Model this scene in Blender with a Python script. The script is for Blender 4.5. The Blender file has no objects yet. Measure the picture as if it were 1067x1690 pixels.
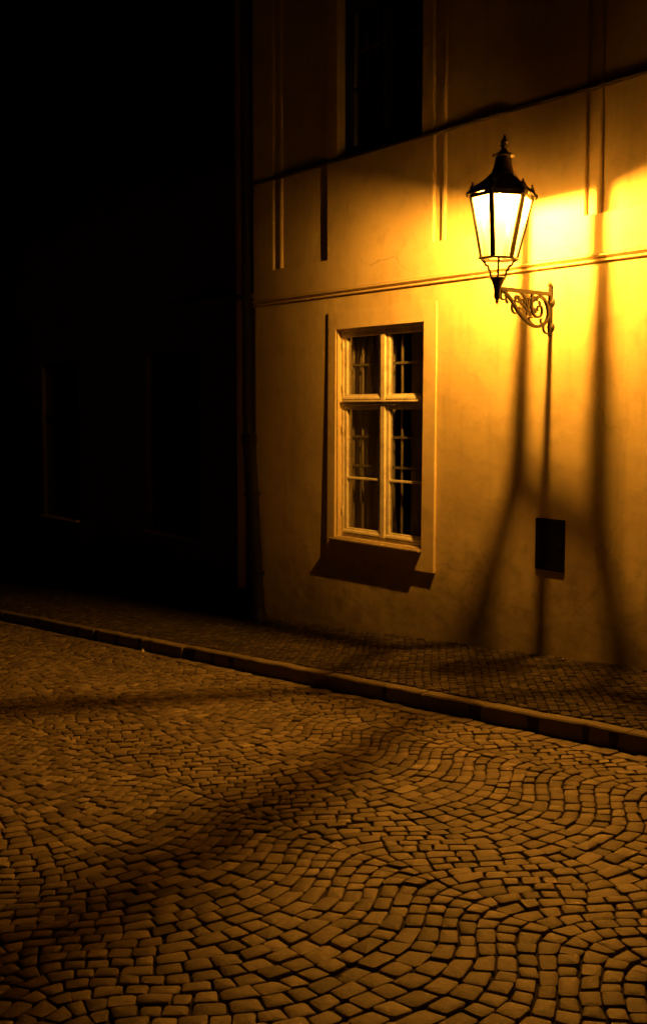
import bpy, math, random
from mathutils import Vector, Matrix, noise as mnoise
random.seed(7)
R = math.radians
sc = bpy.context.scene
col = sc.collection

# ------------------------------------------------------------------ camera
F_PX, PITCH, PHI = 1720.0, R(4.1566), R(39.14)
CAM = Vector((0.0, -6.3, 1.4988))
cd = bpy.data.cameras.new('camera'); cam = bpy.data.objects.new('camera', cd); col.objects.link(cam)
cd.sensor_fit = 'VERTICAL'; cd.sensor_height = 36.0
cd.lens = F_PX / 1690.0 * 36.0
cd.shift_y = -45.0 / 1690.0
cd.clip_start = 0.05; cd.clip_end = 1000
fwd = Vector((-math.cos(PHI) * math.cos(PITCH), math.sin(PHI) * math.cos(PITCH), -math.sin(PITCH)))
cam.location = CAM
cam.rotation_euler = fwd.to_track_quat('-Z', 'Y').to_euler()
sc.camera = cam

# ------------------------------------------------------------------ night sky
w = bpy.data.worlds.new('World'); sc.world = w; w.use_nodes = True
wn = w.node_tree.nodes; wl = w.node_tree.links
sky = wn.new('ShaderNodeTexSky'); sky.sky_type = 'NISHITA'; sky.sun_disc = False
sky.sun_elevation = R(-4); sky.sun_rotation = R(120)
bg = wn['Background']; bg.inputs['Strength'].default_value = 0.0015
wl.new(sky.outputs['Color'], bg.inputs['Color'])

sc.view_settings.view_transform = 'Standard'; sc.view_settings.look = 'None'
sc.view_settings.gamma = 1.0; sc.view_settings.exposure = 0.0
sc.view_settings.use_curve_mapping = False
sc.render.engine = 'CYCLES'
sc.cycles.use_denoising = True
sc.cycles.sample_clamp_indirect = 25.0
sc.cycles.max_bounces = 6; sc.cycles.transparent_max_bounces = 12
sc.cycles.caustics_reflective = False; sc.cycles.caustics_refractive = False

LAMP_COLOR = (1.0, 0.385, 0.034)
LAMP_STRENGTH = 31500.0

# ------------------------------------------------------------------ helpers
S = 0.0759                       # the street climbs to the right
KERB_Y, KERB_H = -1.54, 0.108
def gz(x): return S * x          # pavement height
def sz(x): return S * x - KERB_H # roadway height

class MB:
    def __init__(s): s.v = []; s.f = []; s.sm = []; s.t = []; s.cur = 0.5
    def add(s, vs, fs, smooth=False):
        o = len(s.v); s.v += [Vector(p) for p in vs]
        for f in fs: s.f.append([i + o for i in f]); s.sm.append(smooth)
        s.t += [s.cur] * len(vs); return s
    def box(s, x0, x1, y0, y1, z0, z1):
        if x0 > x1: x0, x1 = x1, x0
        if y0 > y1: y0, y1 = y1, y0
        if z0 > z1: z0, z1 = z1, z0
        return s.add([(x0,y0,z0),(x1,y0,z0),(x1,y1,z0),(x0,y1,z0),(x0,y0,z1),(x1,y0,z1),(x1,y1,z1),(x0,y1,z1)],
              [(0,3,2,1),(4,5,6,7),(0,1,5,4),(1,2,6,5),(2,3,7,6),(3,0,4,7)])
    def tube(s, pts, r, n=8, caps=True):
        pts = [Vector(p) for p in pts]; m = len(pts)
        rs = r if isinstance(r, (list, tuple)) else [r] * m
        vs = []; up = None
        for i, p in enumerate(pts):
            t = (pts[min(i+1, m-1)] - pts[max(i-1, 0)]).normalized()
            if up is None:
                up = Vector((0,0,1)) if abs(t.z) < .9 else Vector((1,0,0))
            up = (up - t * up.dot(t)).normalized(); b = t.cross(up)
            for k in range(n):
                a = 2*math.pi*k/n
                vs.append(p + (up*math.cos(a) + b*math.sin(a)) * rs[i])
        fs = [[i*n+k, i*n+(k+1)%n, (i+1)*n+(k+1)%n, (i+1)*n+k] for i in range(m-1) for k in range(n)]
        if caps: fs += [list(range(n))[::-1], [(m-1)*n+k for k in range(n)]]
        return s.add(vs, fs, True)
    def strip(s, pts, wide, thick, axis):
        """flat bar along pts; wide is measured along axis, thick across it"""
        pts = [Vector(p) for p in pts]; m = len(pts); axis = Vector(axis).normalized(); vs = []
        ws = wide if isinstance(wide, (list, tuple)) else [wide]*m
        ts = thick if isinstance(thick, (list, tuple)) else [thick]*m
        for i, p in enumerate(pts):
            t = (pts[min(i+1,m-1)] - pts[max(i-1,0)]).normalized(); q = t.cross(axis).normalized()
            for a, b in ((-1,-1),(1,-1),(1,1),(-1,1)):
                vs.append(p + axis*a*ws[i]/2 + q*b*ts[i]/2)
        fs = [[i*4+k, i*4+(k+1)%4, (i+1)*4+(k+1)%4, (i+1)*4+k] for i in range(m-1) for k in range(4)]
        fs += [[3,2,1,0], [(m-1)*4+k for k in range(4)]]
        return s.add(vs, fs)
    def lathe(s, prof, n, c=(0,0,0), rot=0.0, smooth=True, caps=True):
        vs = []; c = Vector(c); m = len(prof)
        for r, z in prof:
            for k in range(n):
                a = rot + 2*math.pi*k/n
                vs.append(c + Vector((r*math.cos(a), r*math.sin(a), z)))
        fs = [[i*n+k, i*n+(k+1)%n, (i+1)*n+(k+1)%n, (i+1)*n+k] for i in range(m-1) for k in range(n)]
        if caps: fs += [list(range(n))[::-1], [(m-1)*n+k for k in range(n)]]
        return s.add(vs, fs, smooth)
    def ball(s, c, rx, ry=None, rz=None, n=10, m=6):
        ry = ry or rx; rz = rz or rx; c = Vector(c)
        o = len(s.v); vs = [c + Vector((0,0,-rz))]
        for i in range(1, m):
            a = math.pi*i/m - math.pi/2
            for k in range(n):
                b = 2*math.pi*k/n
                vs.append(c + Vector((rx*math.cos(a)*math.cos(b), ry*math.cos(a)*math.sin(b), rz*math.sin(a))))
        vs.append(c + Vector((0,0,rz)))
        fs = [[0, 1+(k+1)%n, 1+k] for k in range(n)]
        fs += [[1+i*n+k, 1+i*n+(k+1)%n, 1+(i+1)*n+(k+1)%n, 1+(i+1)*n+k] for i in range(m-2) for k in range(n)]
        last = len(vs)-1
        fs += [[1+(m-2)*n+k, 1+(m-2)*n+(k+1)%n, last] for k in range(n)]
        return s.add(vs, fs, True)
    def extrude_x(s, prof, x0, x1):
        """closed (y, z) profile swept along x"""
        n = len(prof)
        vs = [(x0, y, z) for y, z in prof] + [(x1, y, z) for y, z in prof]
        fs = [[k, (k+1)%n, n+(k+1)%n, n+k] for k in range(n)] + [list(range(n))[::-1], [n+k for k in range(n)]]
        return s.add(vs, fs)
    def extrude_z(s, prof, z0, z1):
        """closed (x, y) profile swept up"""
        n = len(prof)
        vs = [(x, y, z0) for x, y in prof] + [(x, y, z1) for x, y in prof]
        fs = [[k, (k+1)%n, n+(k+1)%n, n+k] for k in range(n)] + [list(range(n))[::-1], [n+k for k in range(n)]]
        return s.add(vs, fs)
    def xform(s, fn): s.v = [fn(p) for p in s.v]; return s
    def build(s, name, m, parent=None, bevel=0.0, fix=True):
        org = Vector(parent.get('_org', (0,0,0))) if parent else Vector((0,0,0))
        me = bpy.data.meshes.new(name)
        me.from_pydata([p - org for p in s.v], [], s.f)
        me.polygons.foreach_set('use_smooth', s.sm)
        if fix:
            import bmesh
            b = bmesh.new(); b.from_mesh(me); bmesh.ops.recalc_face_normals(b, faces=b.faces); b.to_mesh(me); b.free()
        at = me.attributes.new('tint', 'FLOAT', 'POINT'); at.data.foreach_set('value', s.t)
        if any(s.sm): me.set_sharp_from_angle(angle=R(50))
        me.materials.append(m)
        o = bpy.data.objects.new(name, me); col.objects.link(o)
        if parent: o.parent = parent; o['_org'] = list(org)
        if bevel:
            bm = o.modifiers.new('soft edges', 'BEVEL'); bm.width = bevel; bm.segments = 2; bm.limit_method = 'ANGLE'; bm.angle_limit = R(40)
        return o

def empty(name, loc, label, cat):
    o = bpy.data.objects.new(name, None); col.objects.link(o)
    o.location = loc; o['_org'] = list(loc); o['label'] = label; o['category'] = cat
    o.empty_display_size = .2
    return o

# ------------------------------------------------------------------ materials
def mat(name, base, rough=.8, metal=0.0, spec=.4):
    m = bpy.data.materials.new(name); m.use_nodes = True
    nt = m.node_tree; b = nt.nodes['Principled BSDF']
    b.inputs['Base Color'].default_value = (*base, 1); b.inputs['Roughness'].default_value = rough
    b.inputs['Metallic'].default_value = metal; b.inputs['Specular IOR Level'].default_value = spec
    return m, nt, b
def N(nt, t, **kw):
    n = nt.nodes.new(t)
    for k, v in kw.items():
        if k in n.inputs: n.inputs[k].default_value = v
        else: setattr(n, k, v)
    return n
def noise(nt, co, scale, detail=4, rough=.6):
    n = N(nt, 'ShaderNodeTexNoise', Scale=scale, Detail=detail, Roughness=rough)
    nt.links.new(co, n.inputs['Vector']); return n.outputs['Fac']
def ramp(nt, fac, stops):
    r = nt.nodes.new('ShaderNodeValToRGB'); e = r.color_ramp.elements
    while len(e) < len(stops): e.new(.5)
    for el, (p, c) in zip(e, stops): el.position = p; el.color = (*c, 1)
    nt.links.new(fac, r.inputs['Fac']); return r.outputs['Color']
def mixc(nt, fac, a, b, mode='MIX'):
    n = nt.nodes.new('ShaderNodeMix'); n.data_type = 'RGBA'; n.blend_type = mode
    for key, val in ((0, fac), (6, a), (7, b)):
        if isinstance(val, (int, float)): n.inputs[key].default_value = val
        elif isinstance(val, tuple): n.inputs[key].default_value = (*val, 1)
        else: nt.links.new(val, n.inputs[key])
    return n.outputs[2]
def math_(nt, op, a, b=0.0):
    n = nt.nodes.new('ShaderNodeMath'); n.operation = op
    for i, val in enumerate((a, b)):
        if isinstance(val, (int, float)): n.inputs[i].default_value = val
        else: nt.links.new(val, n.inputs[i])
    return n.outputs[0]
def bump(nt, b, h, dist, strength=1.0, prev=None):
    n = N(nt, 'ShaderNodeBump', Distance=dist, Strength=strength); nt.links.new(h, n.inputs['Height'])
    if prev is not None: nt.links.new(prev, n.inputs['Normal'])
    nt.links.new(n.outputs['Normal'], b.inputs['Normal']); return n.outputs['Normal']

def plaster(name, c0, c1, dirt=True, bumpy=1.0):
    m, nt, b = mat(name, c0, .92, spec=.15)
    co = N(nt, 'ShaderNodeNewGeometry').outputs['Position']
    big = noise(nt, co, 1.1, 5, .6); fine = noise(nt, co, 38, 4, .65); mid = noise(nt, co, 5.5, 5, .65)
    base = mixc(nt, ramp(nt, big, [(.32, (0,0,0)), (.7, (1,1,1))]), c0, c1)
    base = mixc(nt, math_(nt, 'MULTIPLY', ramp(nt, mid, [(.5, (0,0,0)), (.75, (1,1,1))]), .42), base, tuple(k*.55 for k in c0))
    if dirt:   # damp and splashed dirt along the foot of the wall, with a ragged top
        sep = N(nt, 'ShaderNodeSeparateXYZ'); nt.links.new(co, sep.inputs[0])
        h = math_(nt, 'SUBTRACT', sep.outputs['Z'], math_(nt, 'MULTIPLY', sep.outputs['X'], S))
        hn = math_(nt, 'SUBTRACT', math_(nt, 'ADD', 1.0, math_(nt, 'MULTIPLY', math_(nt, 'SUBTRACT', mid, .5), 1.6)), math_(nt, 'MULTIPLY', h, 1.15))
        d = math_(nt, 'MULTIPLY', ramp(nt, hn, [(.1, (0,0,0)), (.95, (1,1,1))]), .72)
        base = mixc(nt, d, base, tuple(k*.42 for k in c0))
        st = noise(nt, N_scale(nt, co, (6, 6, .5)), 1.0, 4, .6)
        base = mixc(nt, math_(nt, 'MULTIPLY', ramp(nt, st, [(.52, (0,0,0)), (.72, (1,1,1))]), .34), base, tuple(k*.5 for k in c0))
    wob = N(nt, 'ShaderNodeTexNoise', Scale=3.0, Detail=5.0); nt.links.new(co, wob.inputs['Vector'])
    vm = nt.nodes.new('ShaderNodeVectorMath'); vm.operation = 'MULTIPLY_ADD'
    nt.links.new(wob.outputs['Color'], vm.inputs[0]); vm.inputs[1].default_value = (.5,.5,.5); nt.links.new(co, vm.inputs[2])
    vo = N(nt, 'ShaderNodeTexVoronoi', feature='DISTANCE_TO_EDGE', Scale=.62); nt.links.new(vm.outputs[0], vo.inputs['Vector'])
    line = ramp(nt, vo.outputs['Distance'], [(0, (1,1,1)), (.0045, (0,0,0))])
    where = ramp(nt, noise(nt, co, .8, 3, .5), [(.5, (0,0,0)), (.6, (1,1,1))])
    base = mixc(nt, math_(nt, 'MULTIPLY', math_(nt, 'MULTIPLY', line, where), .6), base, tuple(k*.3 for k in c0))
    nt.links.new(base, b.inputs['Base Color'])
    n1 = bump(nt, b, big, .035*bumpy, .6)
    n2 = bump(nt, b, mid, .008*bumpy, .5, n1)
    bump(nt, b, fine, .0016*bumpy, .6, n2)
    return m
def N_scale(nt, co, s):
    n = nt.nodes.new('ShaderNodeVectorMath'); n.operation = 'MULTIPLY'
    nt.links.new(co, n.inputs[0]); n.inputs[1].default_value = s
    return n.outputs[0]

M = {}
M['plaster'] = plaster('ochre lime plaster', (.53,.43,.25), (.66,.55,.33))
M['trim'] = plaster('ochre trim plaster', (.60,.49,.30), (.66,.54,.34), dirt=False, bumpy=.6)
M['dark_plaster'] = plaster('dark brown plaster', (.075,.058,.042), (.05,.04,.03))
M['room'] = mat('interior paint', (.4,.34,.26), .95)[0]

def paint(name, c, rough, dirt):
    m, nt, b = mat(name, c, rough, spec=.4)
    co = N(nt, 'ShaderNodeNewGeometry').outputs['Position']
    a = noise(nt, co, 9, 5, .65); g = noise(nt, N_scale(nt, co, (1,1,.12)), 130, 3, .6)
    c2 = mixc(nt, ramp(nt, a, [(.45, (0,0,0)), (.72, (1,1,1))]), c, dirt)
    nt.links.new(c2, b.inputs['Base Color']); bump(nt, b, g, .00025, .5)
    return m
M['white_paint'] = paint('old white window paint', (.72,.68,.58), .5, (.48,.42,.33))
M['grille'] = paint('pale painted iron', (.72,.66,.55), .5, (.6,.53,.42))
M['black_metal'] = paint('black painted sheet', (.006,.0055,.005), .9, (.01,.009,.007))
M['black_metal'].node_tree.nodes['Principled BSDF'].inputs['Specular IOR Level'].default_value = .1
M['cast_iron'] = paint('black cast iron', (.02,.018,.016), .6, (.045,.032,.022))
M['pipe_metal'] = paint('dull painted zinc', (.022,.018,.015), .65, (.035,.028,.022))
M['flashing'] = paint('weathered sheet metal', (.09,.075,.06), .6, (.05,.04,.03))
M['lamp_iron'] = paint('dark green-black lamp iron', (.03,.026,.02), .45, (.06,.047,.032))
M['curtain'] = paint('grey curtain cloth', (.8,.76,.68), .95, (.72,.66,.56))
M['enamel'] = paint('white enamel', (.8,.79,.76), .4, (.7,.67,.6))
M['shade_paint'] = paint('window paint darkened for shade', (.03,.024,.018), .7, (.02,.016,.012))  # shade put into the colour, so unlit frames barely show
M['sill'] = paint('brown stained sill', (.3,.24,.165), .7, (.2,.16,.11))
M['paper'] = paint('crumpled paper', (.75,.72,.66), .9, (.6,.56,.5))

def stone(name, ca, cb, cc, rough=.62, scale=45, spec=.3):
    m, nt, b = mat(name, ca, rough, spec=spec)
    tint = N(nt, 'ShaderNodeAttribute', attribute_name='tint').outputs['Fac']
    co = N(nt, 'ShaderNodeNewGeometry').outputs['Position']
    a = noise(nt, co, scale, 6, .7); sp = noise(nt, co, 170, 3, .7); big = noise(nt, co, 1.3, 4, .6)
    c1 = ramp(nt, tint, [(0, ca), (.5, cb), (1, cc)])
    c1 = mixc(nt, math_(nt, 'MULTIPLY', ramp(nt, a, [(.35, (0,0,0)), (.75, (1,1,1))]), .45), c1, tuple(k*.5 for k in ca))
    c1 = mixc(nt, ramp(nt, sp, [(.62, (0,0,0)), (.72, (.6,.6,.6))]), c1, tuple(k*.35 for k in ca))
    c1 = mixc(nt, math_(nt, 'MULTIPLY', ramp(nt, big, [(.4, (0,0,0)), (.75, (1,1,1))]), .35), c1, tuple(k*.6 for k in ca))
    nt.links.new(c1, b.inputs['Base Color'])
    n1 = bump(nt, b, a, .006, .7); bump(nt, b, sp, .0015, .6, n1)
    return m
M['sett'] = stone('granite sett', (.11,.085,.063), (.21,.168,.127), (.32,.265,.21))
M['mosaic'] = stone('mosaic paving stone', (.032,.026,.02), (.055,.044,.034), (.105,.087,.068), .85, spec=.1)
M['kerb'] = stone('granite kerb', (.12,.097,.073), (.17,.14,.107), (.23,.19,.148), .8)

def earth(name, c, c2):
    m, nt, b = mat(name, c, .95, spec=.1)
    co = N(nt, 'ShaderNodeNewGeometry').outputs['Position']
    a = noise(nt, co, 60, 6, .75); g = noise(nt, co, 5, 5, .6)
    nt.links.new(mixc(nt, g, c, c2), b.inputs['Base Color']); bump(nt, b, a, .012, .9)
    return m
M['joint'] = earth('sand and dirt joints', (.028,.022,.016), (.07,.055,.04))

def glass(name, glossy, tint):
    m = bpy.data.materials.new(name); m.use_nodes = True; nt = m.node_tree; nt.nodes.remove(nt.nodes['Principled BSDF'])
    tr = N(nt, 'ShaderNodeBsdfTransparent'); tr.inputs['Color'].default_value = (*tint, 1)
    gl = N(nt, 'ShaderNodeBsdfGlossy', Roughness=.03)
    fr = N(nt, 'ShaderNodeFresnel', IOR=1.5); mx = N(nt, 'ShaderNodeMixShader')
    nt.links.new(math_(nt, 'MULTIPLY', fr.outputs[0], glossy), mx.inputs[0])
    nt.links.new(tr.outputs[0], mx.inputs[1]); nt.links.new(gl.outputs[0], mx.inputs[2])
    nt.links.new(mx.outputs[0], nt.nodes['Material Output'].inputs['Surface'])
    return m
M['glass'] = glass('window glass', .6, (.97,.97,.96))
def frosted():
    m = bpy.data.materials.new('hazy lantern glass'); m.use_nodes = True; nt = m.node_tree; nt.nodes.remove(nt.nodes['Principled BSDF'])
    tr = N(nt, 'ShaderNodeBsdfTransparent'); tl = N(nt, 'ShaderNodeBsdfTranslucent'); tl.inputs['Color'].default_value = (.9,.9,.9,1)
    mx = N(nt, 'ShaderNodeMixShader'); mx.inputs[0].default_value = .038
    nt.links.new(tr.outputs[0], mx.inputs[1]); nt.links.new(tl.outputs[0], mx.inputs[2])
    nt.links.new(mx.outputs[0], nt.nodes['Material Output'].inputs['Surface'])
    return m
M['lantern_glass'] = frosted()
def emit():
    m = bpy.data.materials.new('glowing sodium bulb'); m.use_nodes = True; nt = m.node_tree; nt.nodes.remove(nt.nodes['Principled BSDF'])
    e = N(nt, 'ShaderNodeEmission'); e.inputs['Color'].default_value = (*LAMP_COLOR, 1); e.inputs['Strength'].default_value = LAMP_STRENGTH
    nt.links.new(e.outputs[0], nt.nodes['Material Output'].inputs['Surface'])
    return m
M['bulb'] = emit()

# ------------------------------------------------------------------ ground
def structure(o): o['kind'] = 'structure'; return o
g = MB()
X0, X1, Y0, Y1 = -220, 160, -220, 40
g.add([(X0,Y0,sz(X0)-.0105),(X1,Y0,sz(X1)-.0105),(X1,Y1,sz(X1)-.0105),(X0,Y1,sz(X0)-.0105)], [(0,1,2,3)])
street = structure(g.build('street', M['joint'], fix=False))
g = MB()
for x0, x1 in ((-60, -14), (-14, 0), (0, 30)):
    g.add([(x0,KERB_Y+.09,gz(x0)-.012),(x1,KERB_Y+.09,gz(x1)-.012),(x1,.02,gz(x1)-.012),(x0,.02,gz(x0)-.012)], [(0,1,2,3)])
pavement = structure(g.build('pavement', M['joint'], fix=False))

def in_view(p):
    d = Vector(p) - CAM
    rt = Vector((math.sin(PHI), math.cos(PHI), 0)); up = rt.cross(fwd)
    zz = d.dot(fwd)
    if zz < .3: return 0, 0
    x = 533.5 + F_PX*d.dot(rt)/zz; y = 800 - F_PX*d.dot(up)/zz
    return (1 if -10 < x < 1077 and -10 < y < 1700 else 0), zz

def sett(mb, quad, zf, gap, h, top):
    """one hewn stone from a plan quad: chamfered outline, worn rounded shoulders, slightly domed uneven top"""
    c = sum((Vector((p[0], p[1])) for p in quad), Vector((0,0)))/4
    q = []
    for p in quad:
        d = Vector((p[0], p[1])) - c; L = d.length
        q.append(c + d*max(.3, (L - gap*random.uniform(.45, .95))/L) + Vector((random.gauss(0,1), random.gauss(0,1)))*gap*.42)
    out = []
    for i in range(4):
        a, b, d = q[i], q[i-1], q[(i+1) % 4]
        k = random.uniform(.05, .16)
        out += [a + (b-a)*k, a + (d-a)*k]
    dz = random.gauss(0, .0022)
    tx, ty = random.gauss(0, .018), random.gauss(0, .018)
    mb.cur = min(1, max(0, random.gauss(.47, .27)))
    vs = []
    for ins, zz in ((1.0, -h), (1.0, top-.0065), (.968, top-.0018), (.90, top)):
        for p in out:
            d = p - c; x, y = c + d*ins
            wob = random.gauss(0, .0008) if ins < 1 else 0
            vs.append((x, y, zf(x) + (zz + dz + d.x*tx + d.y*ty + wob if zz > -h else zz)))
    vs.append((c.x, c.y, zf(c.x) + top + dz + random.uniform(-.0015, .001)))
    fs = [[r*8+k, r*8+(k+1)%8, (r+1)*8+(k+1)%8, (r+1)*8+k] for r in range(3) for k in range(8)]
    fs += [[24+k, 24+(k+1)%8, 32] for k in range(8)]
    mb.add(vs, fs, True)
    return c

def lay(quads, parent, zf, gap, h, top, m, name, field):
    """the 300 stones that show largest become single stones, the others one field"""
    rank = []
    for i, q in enumerate(quads):
        cx = sum(p[0] for p in q)/4; cy = sum(p[1] for p in q)/4
        v, zz = in_view((cx, cy, zf(cx)))
        area = abs((q[2][0]-q[0][0])*(q[3][1]-q[1][1]) - (q[3][0]-q[1][0])*(q[2][1]-q[0][1]))
        rank.append((-(v*area/max(zz, .3)**3), i))
    single = {i for _, i in sorted(rank)[:300]}
    rest = MB()
    for i, q in enumerate(quads):
        if i in single:
            mb = MB(); c = sett(mb, q, zf, gap, h, top)
            o3 = Vector((c.x, c.y, zf(c.x)))
            mb.v = [p - o3 for p in mb.v]
            o = mb.build(name, m, fix=False); o.parent = parent; o.location = o3
            # flat geometry already faces up
        else: sett(rest, q, zf, gap, h, top)
    o = rest.build(field, m, parent, fix=False); o['kind'] = 'stuff'

def fix_orientation(q):
    a = sum(q[i][0]*q[(i+1)%4][1] - q[(i+1)%4][0]*q[i][1] for i in range(4))
    return q if a > 0 else q[::-1]

# roadway setts: arcs laid in bays that run along the street
W = 1.45; AMP = .165; YC = -2.80; quads = []
GUT = KERB_Y - .115
K = 2*math.pi/W
def wave(y): return AMP*math.cos(K*(y-YC)) - .036*math.cos(2*K*(y-YC))
def dwave(y): return -AMP*K*math.sin(K*(y-YC)) + .072*K*math.sin(2*K*(y-YC))
def warp(x, y):
    n = mnoise.noise_vector(Vector((x*.9, y*.9, 3.1)))*.05 + mnoise.noise_vector(Vector((x*3.7, y*3.7, 8.3)))*.02
    return x + n.x, min(y + n.y, GUT)
pitch = .083
for i in range(int(-14.2/pitch), int(-.1/pitch)):
    x0 = i*pitch; cuts = [-7.4 + random.uniform(0, .1)]
    while cuts[-1] < GUT + .1:
        y = cuts[-1]
        cuts.append(y + random.choice((.066, .078, .086, .092, .098, .112))*random.uniform(.94, 1.06)/math.sqrt(1 + dwave(y)**2))
    corner = []
    for y in cuts:
        d = dwave(y); y2 = y - d*pitch/(1+d*d)
        corner.append((warp(x0 + wave(y), y), warp(x0 + pitch + wave(y2), y2)))
    for (p0, p3), (p1, p2) in zip(corner[:-1], corner[1:]):
        q = fix_orientation([p0, p1, p2, p3])
        ar = abs((q[2][0]-q[0][0])*(q[3][1]-q[1][1]) - (q[3][0]-q[1][0])*(q[2][1]-q[0][1]))/2
        if ar < .0022: continue
        quads.append(q)
x = -13.5
while x < -.4:       # gutter course along the kerb
    L = random.uniform(.09, .13)
    quads.append(fix_orientation([(x, GUT), (x+L, GUT), (x+L, KERB_Y-.004), (x, KERB_Y-.004)])); x += L
lay(quads, street, sz, .0070, .02, .002, M['sett'], 'sett', 'sett_field')

# pavement mosaic: small stones in diagonal rows
quads = []
h = .041; YK = KERB_Y + .098
jit = lambda: random.uniform(-.005, .005)
for r in range(0, 60):
    y = -.02 - r*h
    if y < YK + .01: break
    x = -13.6 + (r % 2)*h
    while x < -.8:
        wx = mnoise.noise_vector(Vector((x*1.1, y*1.1, 1.7)))*.05
        q = [(x+wx.x, y-h+wx.y*.4), (x+h+wx.x, y+wx.y*.4), (x+wx.x, y+h+wx.y*.4), (x-h+wx.x, y+wx.y*.4)]
        quads.append([(p[0]+jit(), min(max(p[1]+jit(), YK), -.004)) for p in q])
        x += 2*h
lay(quads, pavement, gz, .0055, .012, .0015, M['mosaic'], 'paving_stone', 'paving_stone_field')

# kerb: long granite blocks
g = MB(); g.add([(-60,KERB_Y+.01,sz(-60)-.2),(30,KERB_Y+.01,sz(30)-.2),(30,KERB_Y+.08,sz(30)-.2),(-60,KERB_Y+.08,sz(-60)-.2),
                 (-60,KERB_Y+.01,gz(-60)-.02),(30,KERB_Y+.01,gz(30)-.02),(30,KERB_Y+.08,gz(30)-.02),(-60,KERB_Y+.08,gz(-60)-.02)],
                [(0,3,2,1),(4,5,6,7),(0,1,5,4),(1,2,6,5),(2,3,7,6),(3,0,4,7)])
kerb = structure(g.build('kerb', M['joint']))
x = -24.0
while x < 3:
    L = random.uniform(.55, 1.1); a, b = x+.004, x+L-.004
    mb = MB(); mb.cur = random.uniform(.1, .9)
    n = max(3, int(L/.09)); vs = []
    fy = random.gauss(0, .004); tz = random.gauss(0, .002)
    for k in range(n+1):
        xx = a + (b-a)*k/n; e = random.gauss(0, .004) + (.012 if random.random() < .12 else 0); e2 = random.gauss(0, .0025)
        z = gz(xx) + tz
        vs += [(xx, KERB_Y+fy+e-.004, sz(xx)-.1), (xx, KERB_Y+fy+e, z-.010+e2), (xx, KERB_Y+fy+e+.008, z-.001+e2), (xx, KERB_Y+.088+e2, z+e2*.5), (xx, KERB_Y+.094, z-.06)]
    fs = [[k*5+r, (k+1)*5+r, (k+1)*5+r+1, k*5+r+1] for k in range(n) for r in range(4)] + [[0,1,2,3,4], [n*5+r for r in range(4,-1,-1)]]
    mb.add(vs, fs, False); mb.build('kerbstone', M['kerb'], kerb); x += L

# ------------------------------------------------------------------ facades
def facade(mb, x0, x1, z0, z1, holes, yf, depth):
    xs = sorted({x0, x1, *[h[0] for h in holes], *[h[1] for h in holes]})
    zs = sorted({z0, z1, *[h[2] for h in holes], *[h[3] for h in holes]})
    for a, b in zip(xs[:-1], xs[1:]):
        for c, d in zip(zs[:-1], zs[1:]):
            if any(h[0] <= a and b <= h[1] and h[2] <= c and d <= h[3] for h in holes): continue
            mb.add([(a,yf,c),(b,yf,c),(b,yf,d),(a,yf,d)], [(0,1,2,3)])
            mb.add([(a,yf+depth,c),(b,yf+depth,c),(b,yf+depth,d),(a,yf+depth,d)], [(3,2,1,0)])
    for a, b, c, d in holes:
        p = [(a,c),(b,c),(b,d),(a,d)]
        for i in range(4):
            (xa, za), (xb, zb) = p[i], p[(i+1)%4]
            mb.add([(xa,yf,za),(xa,yf+depth,za),(xb,yf+depth,zb),(xb,yf,zb)], [(0,1,2,3)])
    for (xa, xb, za, zb) in ((x0,x0,z0,z1),(x1,x1,z0,z1)):
        mb.add([(xa,yf,za),(xa,yf+depth,za),(xa,yf+depth,zb),(xa,yf,zb)], [(0,1,2,3)])
    mb.add([(x0,yf,z1),(x1,yf,z1),(x1,yf+depth,z1),(x0,yf+depth,z1)], [(0,1,2,3)])

def frame_ring(mb, x0, x1, z0, z1, wl, wr, wb, wt, y0, y1):
    """four bars butted end to end"""
    mb.box(x0, x0+wl, y0, y1, z0, z1); mb.box(x1-wr, x1, y0, y1, z0, z1)
    mb.box(x0+wl, x1-wr, y0, y1, z0, z0+wb); mb.box(x0+wl, x1-wr, y0, y1, z1-wt, z1)

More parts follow.
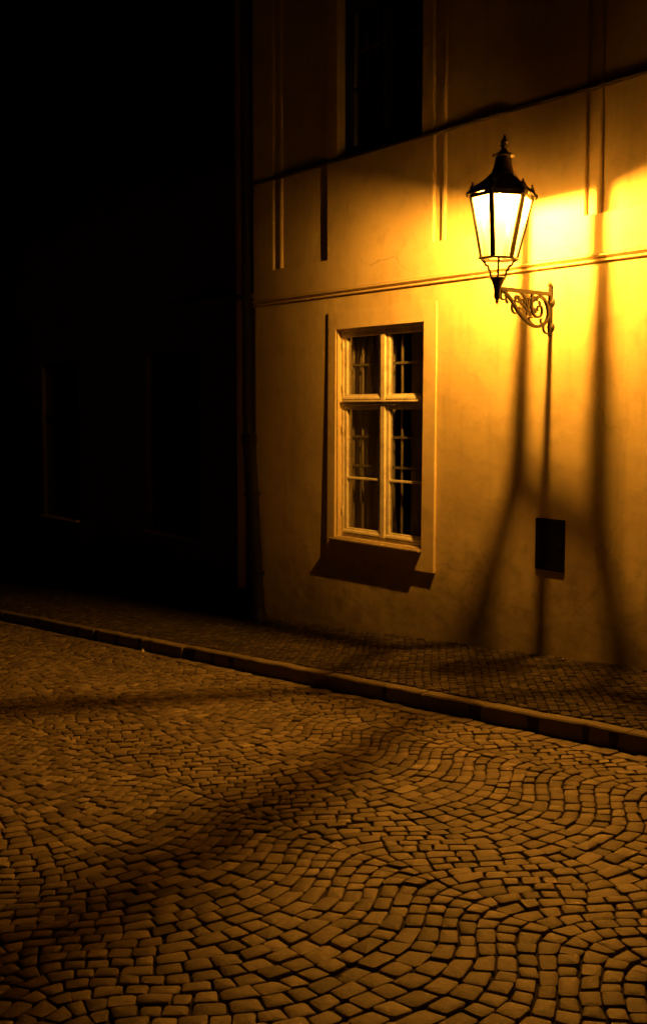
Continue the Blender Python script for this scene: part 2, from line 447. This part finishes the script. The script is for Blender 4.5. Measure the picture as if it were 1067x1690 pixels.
def window(parent, x0, x1, z0, z1, yf, transom=.655, bars=True, sill=True, detail=True, wp=None):
    wp = wp or M['white_paint']
    """casement window of four sashes under a transom, a second iron grille behind"""
    wf = .03; y0, y1 = yf+.06, yf+.12
    mb = MB(); frame_ring(mb, x0, x1, z0, z1, wf, wf, wf, wf, y0, y1)
    fr = mb.build('window', wp, parent, bevel=.004)
    xm = (x0+x1)/2; zt = z0 + (z1-z0)*transom - .02
    def part(name, m, fn, bev=.004):
        b = MB(); fn(b); return b.build(name, m, fr, bevel=bev)
    part('transom', wp, lambda b: (b.box(x0+wf, x1-wf, y0-.018, y1-.004, zt-.012, zt+.03), b.box(x0+wf, x1-wf, y0-.032, y0-.0185, zt+.012, zt+.03)))
    part('mullion', wp, lambda b: (b.box(xm-.028, xm+.028, y0-.012, y1-.006, zt+.031, z1-wf-.001)))
    part('mullion', wp, lambda b: (b.box(xm-.028, xm+.028, y0-.012, y1-.006, z0+wf+.001, zt-.013)))
    for (a, b_) in ((x0+wf+.004, xm-.031), (xm+.031, x1-wf-.004)):
        for (c, d, low) in ((zt+.033, z1-wf-.003, False), (z0+wf+.003, zt-.016, True)):
            ca = MB(); frame_ring(ca, a, b_, c, d, .042, .042, .052, .04, y0+.006, y0+.046)
            ca.build('casement', wp, fr, bevel=.006)
            part('rain_bar', wp, lambda m_: m_.extrude_x([(y0-.012, c+.006), (y0-.008, c+.026), (y0+.0055, c+.04), (y0+.0055, c+.006)], a+.012, b_-.012), .003)
            pn = MB(); pn.box(a+.038, b_-.038, y0+.022, y0+.026, c+.048, d-.036)
            pn.build('pane', M['glass'], fr)
            if low:
                zz = c + (d-c)*.435
                part('glazing_bar', wp, lambda m_: m_.box(a+.041, b_-.041, y0+.008, y0+.04, zz-.011, zz+.011), .004)
            if detail and a < xm - .2:
                for hz in (c + (d-c)*.18, c + (d-c)*.82):
                    part('hinge', wp, lambda m_: m_.tube([(a-.004, y0-.006, hz-.03), (a-.004, y0-.006, hz+.03)], .008, 6), 0)
    if sill:
        part('window_sill', M['sill'], lambda b: b.extrude_x([(yf-.075, z0-.03), (yf-.075, z0-.012), (y0+.004, z0+.004), (y0+.004, z0-.03)], x0-.035, x1+.006), .004)
    if bars:
        yb = yf + .145
        xx = x0 + .075
        while xx < x1-.03:
            part('grille_bar', M['grille'], lambda b: b.tube([(xx, yb, z0+.02), (xx, yb, z1-.02)], .0105, 6), 0)
            xx += .133
        for f in (.347, .487, .83):
            zz = z0 + (z1-z0)*f
            part('grille_bar', M['grille'], lambda b: b.box(x0, x1, yb-.016, yb-.009, zz-.011, zz+.011), 0)
    # gathered curtain in the left part of the opening
    if detail:
        for xa, xb, yc in ((x0+.012, x0+.60, yf+.195), (x0+.80, x1-.012, yf+.23)):
            cu = MB(); n = 70; vs = []; ph = xa*7
            for k in range(n+1):
                t = k/n; xx = xa + (xb-xa)*t
                yy = yc + .022*math.sin(t*34+ph+.8*math.sin(t*9)) + .009*math.sin(t*71+1+ph)
                for j in range(5):
                    f = j/4
                    vs.append((xx + .012*math.sin(f*5+t*8), yy + .006*math.sin(f*7+t*20), z0+.03+(z1-z0-.06)*f))
            fs = [[k*5+r, (k+1)*5+r, (k+1)*5+r+1, k*5+r+1] for k in range(n) for r in range(4)]
            cu.add(vs, fs, True)
            co = cu.build('curtain', M['curtain'], fr, fix=False)
            sm = co.modifiers.new('thickness', 'SOLIDIFY'); sm.thickness = .003
    return fr

# --- the lamplit house
HX0, HX1 = -8.84, 6.0
house = empty('plaster_house', (-3, 0, gz(-3)), 'ochre plastered house with white casement window and shallow raised panels, lit by the lantern', 'house')
win = (-7.547, -6.378, .297, 2.24); upwin = (-7.50, -6.40, 3.815, 5.75)
mb = MB(); facade(mb, HX0, HX1, -2.5, 6.6, [win, upwin], 0.0, .42)
wall = mb.build('wall', M['plaster'], house, fix=False)
mb = MB()
mb.box(HX0+.01, HX1-.01, .43, 4.5, -2.5, 3.0); mb.box(HX0+.01, HX1-.01, .43, 4.5, 3.2, 6.4)
# rooms: boxes seen from the inside through the windows, open to the front
room = MB()
def room_box(x0, x1, y0, y1, z0, z1):
    room.add([(x0,y0,z0),(x1,y0,z0),(x1,y1,z0),(x0,y1,z0),(x0,y0,z1),(x1,y0,z1),(x1,y1,z1),(x0,y1,z1)],
             [(0,1,2,3),(7,6,5,4),(6,7,3,2),(5,6,2,1),(7,4,0,3)])
room_box(HX0+.02, HX1-.02, .422, 4.4, -.6, 3.1); room_box(HX0+.02, HX1-.02, .422, 4.4, 3.3, 6.59)
room.build('room', M['room'], house, fix=False)
window(house, *win, 0.0)
window(house, *upwin, 0.0, sill=False, transom=.7, detail=False, wp=M['shade_paint'])  # upper frames darkened in colour to stand in for shade

# moulded string course under the first-floor panels
mb = MB()
mb.extrude_x([(.01, 2.548), (-.016, 2.548), (-.026, 2.553), (-.026, 2.562), (-.016, 2.567), (-.016, 2.576),
              (-.034, 2.580), (-.044, 2.586), (-.047, 2.592), (-.044, 2.598), (-.036, 2.603), (.01, 2.607)], HX0-.012, HX1-.01)
mb.build('string_course', M['trim'], house)
mb = MB(); mb.box(HX0+.003, HX1-.02, -.030, .01, 2.6075, 2.8878)
mb.build('base_band', M['trim'], house)
# ledge of sheet metal under the first-floor windows
mb = MB(); mb.extrude_x([(.01, 3.772), (-.05, 3.768), (-.053, 3.782), (.01, 3.797)], HX0+.002, HX1-.01)
mb.build('ledge', M['flashing'], house)
# raised panels with a fillet along the right edge
def panel(xl, xr, zb, zt, h, gap=.10, fil=.035):
    m_ = MB(); m_.extrude_z([(xl, .01), (xl, -h), (xr, -h), (xr+.006, -h+.008), (xr+.006, .01)], zb, zt)
    p = m_.build('raised_panel', M['trim'], house)
    f = MB(); f.extrude_z([(xr+gap, .01), (xr+gap, -h*.8), (xr+gap+fil*.6, -h*.8), (xr+gap+fil, -h*.5), (xr+gap+fil, .01)], zb+.004, zt)
    f.build('fillet', M['trim'], p, bevel=.003)
for xl, xr in ((HX0+.003, -8.505), (-7.645, -6.268), (-5.46, -4.735)):
    panel(xl, xr, 2.888, 3.765, .030); panel(xl, xr, 3.80, 6.5, .030) if xl != -7.645 else None
for a, b in ((-7.645, -7.502), (-6.398, -6.268)):
    m_ = MB(); m_.box(a, b, -.034, .01, 3.80, 6.5); m_.build('raised_panel', M['trim'], house, bevel=.004)
m_ = MB(); m_.box(-6.17, -6.135, -.027, .01, 3.80, 6.5); m_.build('fillet', M['trim'], house, bevel=.003)

# flat raised surround of the lower window, thicker towards its foot
m_ = MB()
sx0, sx1, sz0, sz1 = -7.652, -6.232, .105, 2.40
def sur_piece(x0, x1, z0, z1):
    d = lambda z: -(.014 + .016*max(0, min(1, (2.1 - z)/1.9)))
    n = max(1, int((z1-z0)/.2)); vs = []
    for k in range(n+1):
        z = z0 + (z1-z0)*k/n
        vs += [(x0, .01, z), (x0, d(z), z), (x1, d(z), z), (x1, .01, z)]
    fs = [[k*4+r, k*4+(r+1)%4, (k+1)*4+(r+1)%4, (k+1)*4+r] for k in range(n) for r in range(4)] + [[3,2,1,0], [n*4+r for r in range(4)]]
    m_.add(vs, fs)
sur_piece(sx0, win[0], sz0, sz1); sur_piece(win[1], sx1, sz0, sz1)
sur_piece(win[0]+.0005, win[1]-.0005, sz0, win[2]-.032); sur_piece(win[0]+.0005, win[1]-.0005, win[3], sz1)
m_.build('window_surround', M['trim'], house)
# black hatch
m_ = MB(); m_.box(-5.152, -4.878, -.012, .02, .272, .667)
ht = m_.build('hatch', M['black_metal'], house, bevel=.003); ht['label'] = 'black metal hatch door set in the wall'
m_ = MB(); frame_ring(m_, -5.152+.012, -4.878-.012, .284, .655, .012, .012, .012, .012, -.016, -.0125)
m_.build('hatch_rim', M['black_metal'], ht)
m_ = MB(); m_.lathe([(.009, 0), (.009, .006), (.004, .007)], 10); m_.xform(lambda p: Vector((-4.915+p.x, -.0125-p.z, .47+p.y)))
m_.build('lock', M['cast_iron'], ht)

# --- the dark neighbour
NX0, NX1 = -30.0, -8.842
nb = empty('dark_house', (-15, 0, gz(-15)), 'unlit dark brown house beyond the drainpipe, its windows barely visible', 'house')
n_wins = [(-11.08, -9.93, .05, 2.15), (-14.05, -12.93, .0, 2.12), (-17.1, -15.95, -.15, 2.0)]
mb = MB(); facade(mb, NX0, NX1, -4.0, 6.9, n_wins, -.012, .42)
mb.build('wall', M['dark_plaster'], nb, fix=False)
room = MB(); room_box(NX0+.02, NX1-.02, .409, 4.4, -2.6, 3.1); room.build('room', M['room'], nb, fix=False)
for q in n_wins: window(nb, *q, -.012, bars=False, detail=False, wp=M['shade_paint'])  # frames darkened in colour to dim their outlines
mb = MB(); mb.extrude_z([(-9.14, 0), (-9.13, -.045), (-9.06, -.055), (-9.03, -.03), (-9.02, 0)], -.4, 6.5); mb.build('corner_strip', M['trim'], nb)
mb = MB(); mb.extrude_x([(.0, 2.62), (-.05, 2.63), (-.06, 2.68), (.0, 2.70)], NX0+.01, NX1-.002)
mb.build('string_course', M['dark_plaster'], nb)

# --- drainpipe in the seam of the two houses
dp = empty('drainpipe', (-8.72, -.09, gz(-8.72)), 'black cast iron drainpipe standing between the lit house and the dark house', 'drainpipe')
def px(z): return -8.835 + .15*max(0, (1.25 - z))/1.9
mb = MB(); mb.tube([(px(1.22)-.01, -.1, 1.12), (-8.87, -.1, 1.5), (-8.87, -.1, 3.0), (-8.875, -.1, 6.8)], .047, 14)
mb.build('upper_pipe', M['pipe_metal'], dp)
mb = MB(); mb.tube([(px(z), -.1, z) for z in (-.66, -.3, .2, .7, 1.2)], [.072, .069, .069, .069, .069], 16)
mb.build('standpipe', M['cast_iron'], dp)
mb = MB(); mb.lathe([(.069, -.06), (.082, -.055), (.084, 0), (.078, .05), (.06, .055)], 16, (px(1.2), -.1, 1.2)); mb.build('socket_collar', M['cast_iron'], dp)
for z in (2.55, 4.4, 6.1):
    mb = MB(); mb.lathe([(.049, -.018), (.053, -.016), (.053, .016), (.049, .018)], 14, (-8.87, -.1, z)); mb.box(-8.878, -8.862, -.055, .02, z-.012, z+.012)
    mb.build('clamp', M['pipe_metal'], dp)
for z in (.62, -.2):
    mb = MB(); mb.lathe([(.070, -.022), (.076, -.02), (.076, .02), (.070, .022)], 16, (px(z), -.1, z)); mb.box(px(z)-.01, px(z)+.01, -.035, .02, z-.015, z+.015)
    mb.ball((px(z)-.07, -.145, z), .012); mb.build('clamp', M['cast_iron'], dp)
mb = MB(); mb.lathe([(.1, 0), (.095, .03), (.08, .05), (.074, .11), (.071, .115)], 16, (px(-.66), -.1, gz(-8.72)-.004)); mb.build('foot', M['cast_iron'], dp)

# ------------------------------------------------------------------ the wall lantern
LX, LU = -5.04, .603
lamp = empty('wall_lantern', (LX, 0, 2.06), 'glowing hexagonal iron street lantern on a scrolled wall bracket', 'street lamp')
iron = M['lamp_iron']
def B(u, z, dx=0): return Vector((LX+dx, -u, z))
def smooth_curve(pts, n=6):
    out = []
    P = [pts[0]] + list(pts) + [pts[-1]]
    for i in range(1, len(P)-2):
        for k in range(n):
            t = k/n; p0, p1, p2, p3 = (Vector(q) for q in P[i-1:i+3])
            out.append(.5*((2*p1) + (p2-p0)*t + (2*p0-5*p1+4*p2-p3)*t*t + (3*p1-p0-3*p2+p3)*t**3))
    out.append(Vector(pts[-1])); return out
def scroll(mb, uz, w_, t_, taper=False):
    c = smooth_curve([B(u, z) for u, z in uz]); m = len(c)
    th = [t_*(1 - .55*i/m) for i in range(m)] if taper else t_
    th = [k*1.3 for k in th] if taper else th*1.3
    mb.strip(c, w_*1.3, th, (1,0,0))
mb = MB(); mb.box(LX-.013, LX+.013, -LU+.03, -.012, 2.340, 2.370); mb.build('arm', iron, lamp, bevel=.003)
mb = MB()
scroll(mb, [(.176,2.294),(.170,2.316),(.134,2.328),(.083,2.311),(.048,2.265),(.036,2.211),(.053,2.16),(.095,2.125),(.163,2.107),(.214,2.114),(.273,2.138),(.331,2.172),(.389,2.217),(.439,2.272),(.488,2.311),(.535,2.342)], .017, .018)
mb.build('brace', iron, lamp, bevel=.002)
mb = MB()
scroll(mb, [(.222,2.342),(.226,2.307),(.225,2.253),(.211,2.206),(.173,2.178),(.127,2.186),(.108,2.223),(.12,2.255),(.15,2.258),(.166,2.236),(.155,2.222)], .014, .016, True); mb.build('scroll', iron, lamp)
mb = MB()
scroll(mb, [(.355,2.342),(.305,2.313),(.284,2.271),(.266,2.23),(.232,2.183)], .012, .010)
scroll(mb, [(.19,2.300),(.218,2.314),(.251,2.306),(.263,2.283),(.266,2.236)], .012, .010)
scroll(mb, [(.431,2.270),(.374,2.276),(.316,2.253),(.283,2.229),(.24,2.183)], .012, .010)
mb.build('stem', iron, lamp)
ring = [(.329+.021*math.cos(a), 2.277+.021*math.sin(a)) for a in [2*math.pi*k/12 for k in range(13)]]
mb = MB(); scroll(mb, ring, .011, .008); mb.build('ring', iron, lamp)
for uz in ([(.552,2.343),(.569,2.306),(.555,2.283),(.519,2.284),(.510,2.304),(.530,2.309)],
           [(.430,2.265),(.446,2.24),(.438,2.203),(.405,2.190),(.379,2.207),(.393,2.228)],
           [(.214,2.114),(.236,2.132),(.256,2.155),(.245,2.173),(.215,2.170)],
           [(.104,2.125),(.122,2.146),(.118,2.166),(.102,2.166)],
           [(.085,2.136),(.092,2.098),(.077,2.072),(.045,2.060),(.020,2.071),(.03,2.088)]):
    mb = MB(); scroll(mb, uz, .012, .011, True); mb.build('curl', iron, lamp)
for u, z, a, L in ((.395,2.322,-70,.045),(.372,2.320,-110,.04),(.255,2.262,60,.05),(.245,2.235,120,.045),(.285,2.205,200,.04),(.135,2.250,80,.05),(.400,2.235,190,.04),(.33,2.19,240,.03),
                   (.205,2.285,100,.045),(.505,2.29,250,.035),(.18,2.205,60,.04),(.30,2.285,150,.04)):
    mb = MB(); ca, sa = math.cos(R(a)), math.sin(R(a))
    mb.strip(smooth_curve([B(u, z), B(u+ca*L*.4-sa*.006, z+sa*L*.4+ca*.006), B(u+ca*L*.8, z+sa*L*.8), B(u+ca*L-sa*.008, z+sa*L+ca*.008)], 3),
             .013, [.007,.012,.017,.021,.022,.021,.017,.012,.008,.004], (1,0,0))
    mb.build('leaf', iron, lamp)
mb = MB(); mb.tube([B(.021, 2.07), B(.021, 2.395)], .014, 10)
mb.build('wall_post', iron, lamp)
mb = MB(); mb.lathe([(.010,0),(.016,.006),(.009,.014),(.015,.024),(.018,.034),(.014,.046),(.004,.056)], 12, B(.021, 2.39)); mb.build('post_finial', iron, lamp)
mb = MB(); mb.lathe([(.003,-.035),(.010,-.028),(.014,-.012),(.010,0)], 12, B(.021, 2.072)); mb.build('post_drop', iron, lamp)
for z in (2.292, 2.11):
    mb = MB(); mb.lathe([(.036, 0), (.036, .006), (.030, .014), (.016, .022), (.012, .04)], 16)
    mb.xform(lambda p, z=z: Vector((LX + p.x, .004 - p.z, z + p.y))); mb.build('wall_boss', iron, lamp)

# lantern body, modelled upright and then leaned two degrees as it hangs
PIV = Vector((LX, -LU, 2.355))
LEAN = Matrix.Rotation(R(2.0), 4, Vector((-math.cos(PHI), math.sin(PHI), 0)))
def lean(p): return PIV + (LEAN @ (p - PIV))
AX = Vector((LX, -LU, 0))
ROT = R(-90 + 23.0)
def hexp(r, z, k, off=0.0):
    a = ROT + math.pi/3*k + off
    return AX + Vector((r*math.cos(a), r*math.sin(a), z))
def lpart(mb, name, m, parent=lamp, bevel=0.0):
    return mb.xform(lean).build(name, m, parent, bevel)
ZB, ZT, RB, RT = 2.565, 3.000, .128, .221
mb = MB(); mb.lathe([(.012,2.243),(.004,2.25),(.016,2.262),(.010,2.272),(.020,2.285),(.024,2.30),(.022,2.33),(.030,2.372),(.044,2.404),(.046,2.415)], 16, AX); lpart(mb, 'socket', iron)
mb = MB(); mb.lathe([(.046,2.414),(.056,2.418),(.056,2.432),(.046,2.436)], 20, AX); lpart(mb, 'basket_ring', iron)
for k in range(4):
    a = R(-49 + 90*k); mb = MB()
    pts = [AX + Vector((r*math.cos(a), r*math.sin(a), z)) for r, z in ((.046,2.43),(.055,2.455),(.056,2.478),(.068,2.486),(.072,2.51),(.092,2.520),(.100,2.538),(.121,2.557))]
    c = smooth_curve(pts, 4)
    mb.strip(c, .015, .016, (-math.sin(a), math.cos(a), 0)); lpart(mb, 'basket_rib', iron)
mb = MB(); mb.lathe([(.119,2.554),(.140,2.555),(.149,2.559),(.149,2.567),(.134,2.573),(.134,2.575),(.119,2.575),(.119,2.554)], 6, AX, ROT, smooth=False, caps=False); lpart(mb, 'base_frame', iron)
mb = MB(); mb.lathe([(RT-.014,2.979),(RT+.003,2.979),(RT+.008,3.006),(RT-.012,3.006),(RT-.014,2.979)], 6, AX, ROT, smooth=False, caps=False); lpart(mb, 'top_frame', iron)
for k in range(6):
    d = Vector((math.cos(ROT+math.pi/3*k), math.sin(ROT+math.pi/3*k), 0)); t = Vector((-d.y, d.x, 0))
    mb = MB(); mb.strip([hexp(RB+.002, 2.572, k), hexp(RT+.001, 2.995, k)], .034, .014, t); lpart(mb, 'glazing_bar', iron)
    g0, g1 = k, k+1
    ins = .990
    q = [hexp(RB*ins-.003, 2.573, g0), hexp(RB*ins-.003, 2.573, g1), hexp(RT*ins-.004, 2.993, g1), hexp(RT*ins-.004, 2.993, g0)]
    n = (q[1]-q[0]).cross(q[3]-q[0]).normalized()*.0015
    mb = MB(); mb.add([p-n for p in q] + [p+n for p in q], [(0,3,2,1),(4,5,6,7),(0,1,5,4),(1,2,6,5),(2,3,7,6),(3,0,4,7)])
    lpart(mb, 'glass_pane', M['lantern_glass'])
# ogee roof (a shell), chimney, crown, finial
mb = MB(); prof = [(.240,3.004),(.243,3.014),(.226,3.034),(.196,3.057),(.160,3.080),(.122,3.108),(.096,3.135),(.088,3.148),(.080,3.150)]
inner = [(.074,3.144),(.090,3.126),(.118,3.098),(.156,3.070),(.192,3.047),(.222,3.025),(.226,3.008),(.240,3.004)]
mb.lathe(prof+inner, 6, AX, ROT, smooth=False, caps=False); roof = lpart(mb, 'roof', iron)
mb = MB(); mb.lathe([(.090,3.142),(.093,3.150),(.084,3.156),(.074,3.180),(.066,3.205),(.060,3.235),(.058,3.262),(.062,3.274),(.060,3.280)], 24, AX); lpart(mb, 'chimney', iron)
mb = MB(); mb.lathe([(.060,3.268),(.076,3.279),(.074,3.286),(.056,3.292),(.040,3.304),(.026,3.316),(.02,3.326)], 24, AX); lpart(mb, 'crown', iron)
for k in range(6):
    p = hexp(.070, 3.280, k); mb = MB(); mb.ball(p, .011, .011, .014, 8, 5); lpart(mb, 'crown_bead', iron)
mb = MB(); mb.lathe([(.020,3.318),(.019,3.338),(.030,3.348),(.030,3.354),(.018,3.362),(.028,3.372),(.026,3.384),(.016,3.396),(.010,3.404),(.008,3.416),(.001,3.432)], 16, AX); lpart(mb, 'finial', iron)
for k in range(6):
    d = Vector((math.cos(ROT+math.pi/3*k), math.sin(ROT+math.pi/3*k), 0)); t = Vector((-d.y, d.x, 0)); mb = MB()
    b0 = hexp(.232, 3.016, k)
    for s_, L in ((-1.0,.040),(-.5,.056),(0,.066),(.5,.056),(1.0,.040)):
        tip = b0 + t*s_*.024 + Vector((0,0,L)) - d*.022
        mb.strip(smooth_curve([b0 + t*s_*.010, (b0+tip)/2 + t*s_*.010 + d*.004, tip], 3), .010, [.010,.012,.013,.013,.012,.009,.004], d)
    mb.ball(b0 - d*.020 + Vector((0,0,.068)), .008, n=8, m=5)
    mb.strip([hexp(.246, 3.02, k), hexp(.250, 3.002, k), hexp(.243, 2.984, k)], .030, [.010,.010,.003], t)
    lpart(mb, 'eave_ornament', iron)
    mb = MB(); mb.strip([hexp(.244-.004, 3.018, k)] + [hexp(r+.001, z+.002, k) for r, z in prof[2:8]], .012, .008, t); lpart(mb, 'hip_rib', iron, roof)
mb = MB(); mb.lathe([(.020,3.13),(.020,3.008),(.012,2.998)], 12, AX); lpart(mb, 'lamp_holder', iron)
mb = MB(); mb.lathe([(.021,3.062),(.090,3.050),(.150,3.030),(.205,3.010),(.205,3.006),(.150,3.026),(.090,3.046),(.021,3.058),(.021,3.062)], 24, AX, caps=False); lpart(mb, 'added_reflector', M['enamel'])  # disc added under the roof to brighten the panes from inside
mb = MB(); mb.ball(AX + Vector((0,0,2.956)), .0170, .0170, .044, 14, 10); lpart(mb, 'bulb', M['bulb'])

# ------------------------------------------------------------------ scrap of paper against the kerb
mb = MB(); n = 9; vs = []
for k in range(n):
    a = 2*math.pi*k/n; r = random.uniform(.012, .026); vs.append((-8.42+r*math.cos(a), -1.60+r*.7*math.sin(a), sz(-8.42)+.006+random.uniform(0,.006)))
for k in range(n):
    a = 2*math.pi*k/n; r = random.uniform(.006, .016); vs.append((-8.42+r*math.cos(a), -1.60+r*.7*math.sin(a), sz(-8.42)+.022+random.uniform(0,.012)))
mb.add(vs, [[k,(k+1)%n,n+(k+1)%n,n+k] for k in range(n)] + [list(range(n))[::-1], [n+k for k in range(n)]])
o = mb.build('paper_scrap', M['paper']); o['label'] = 'small crumpled scrap of pale paper lying in the gutter beside the kerb'; o['category'] = 'litter'

for o in bpy.data.objects:
    if '_org' in o: del o['_org']
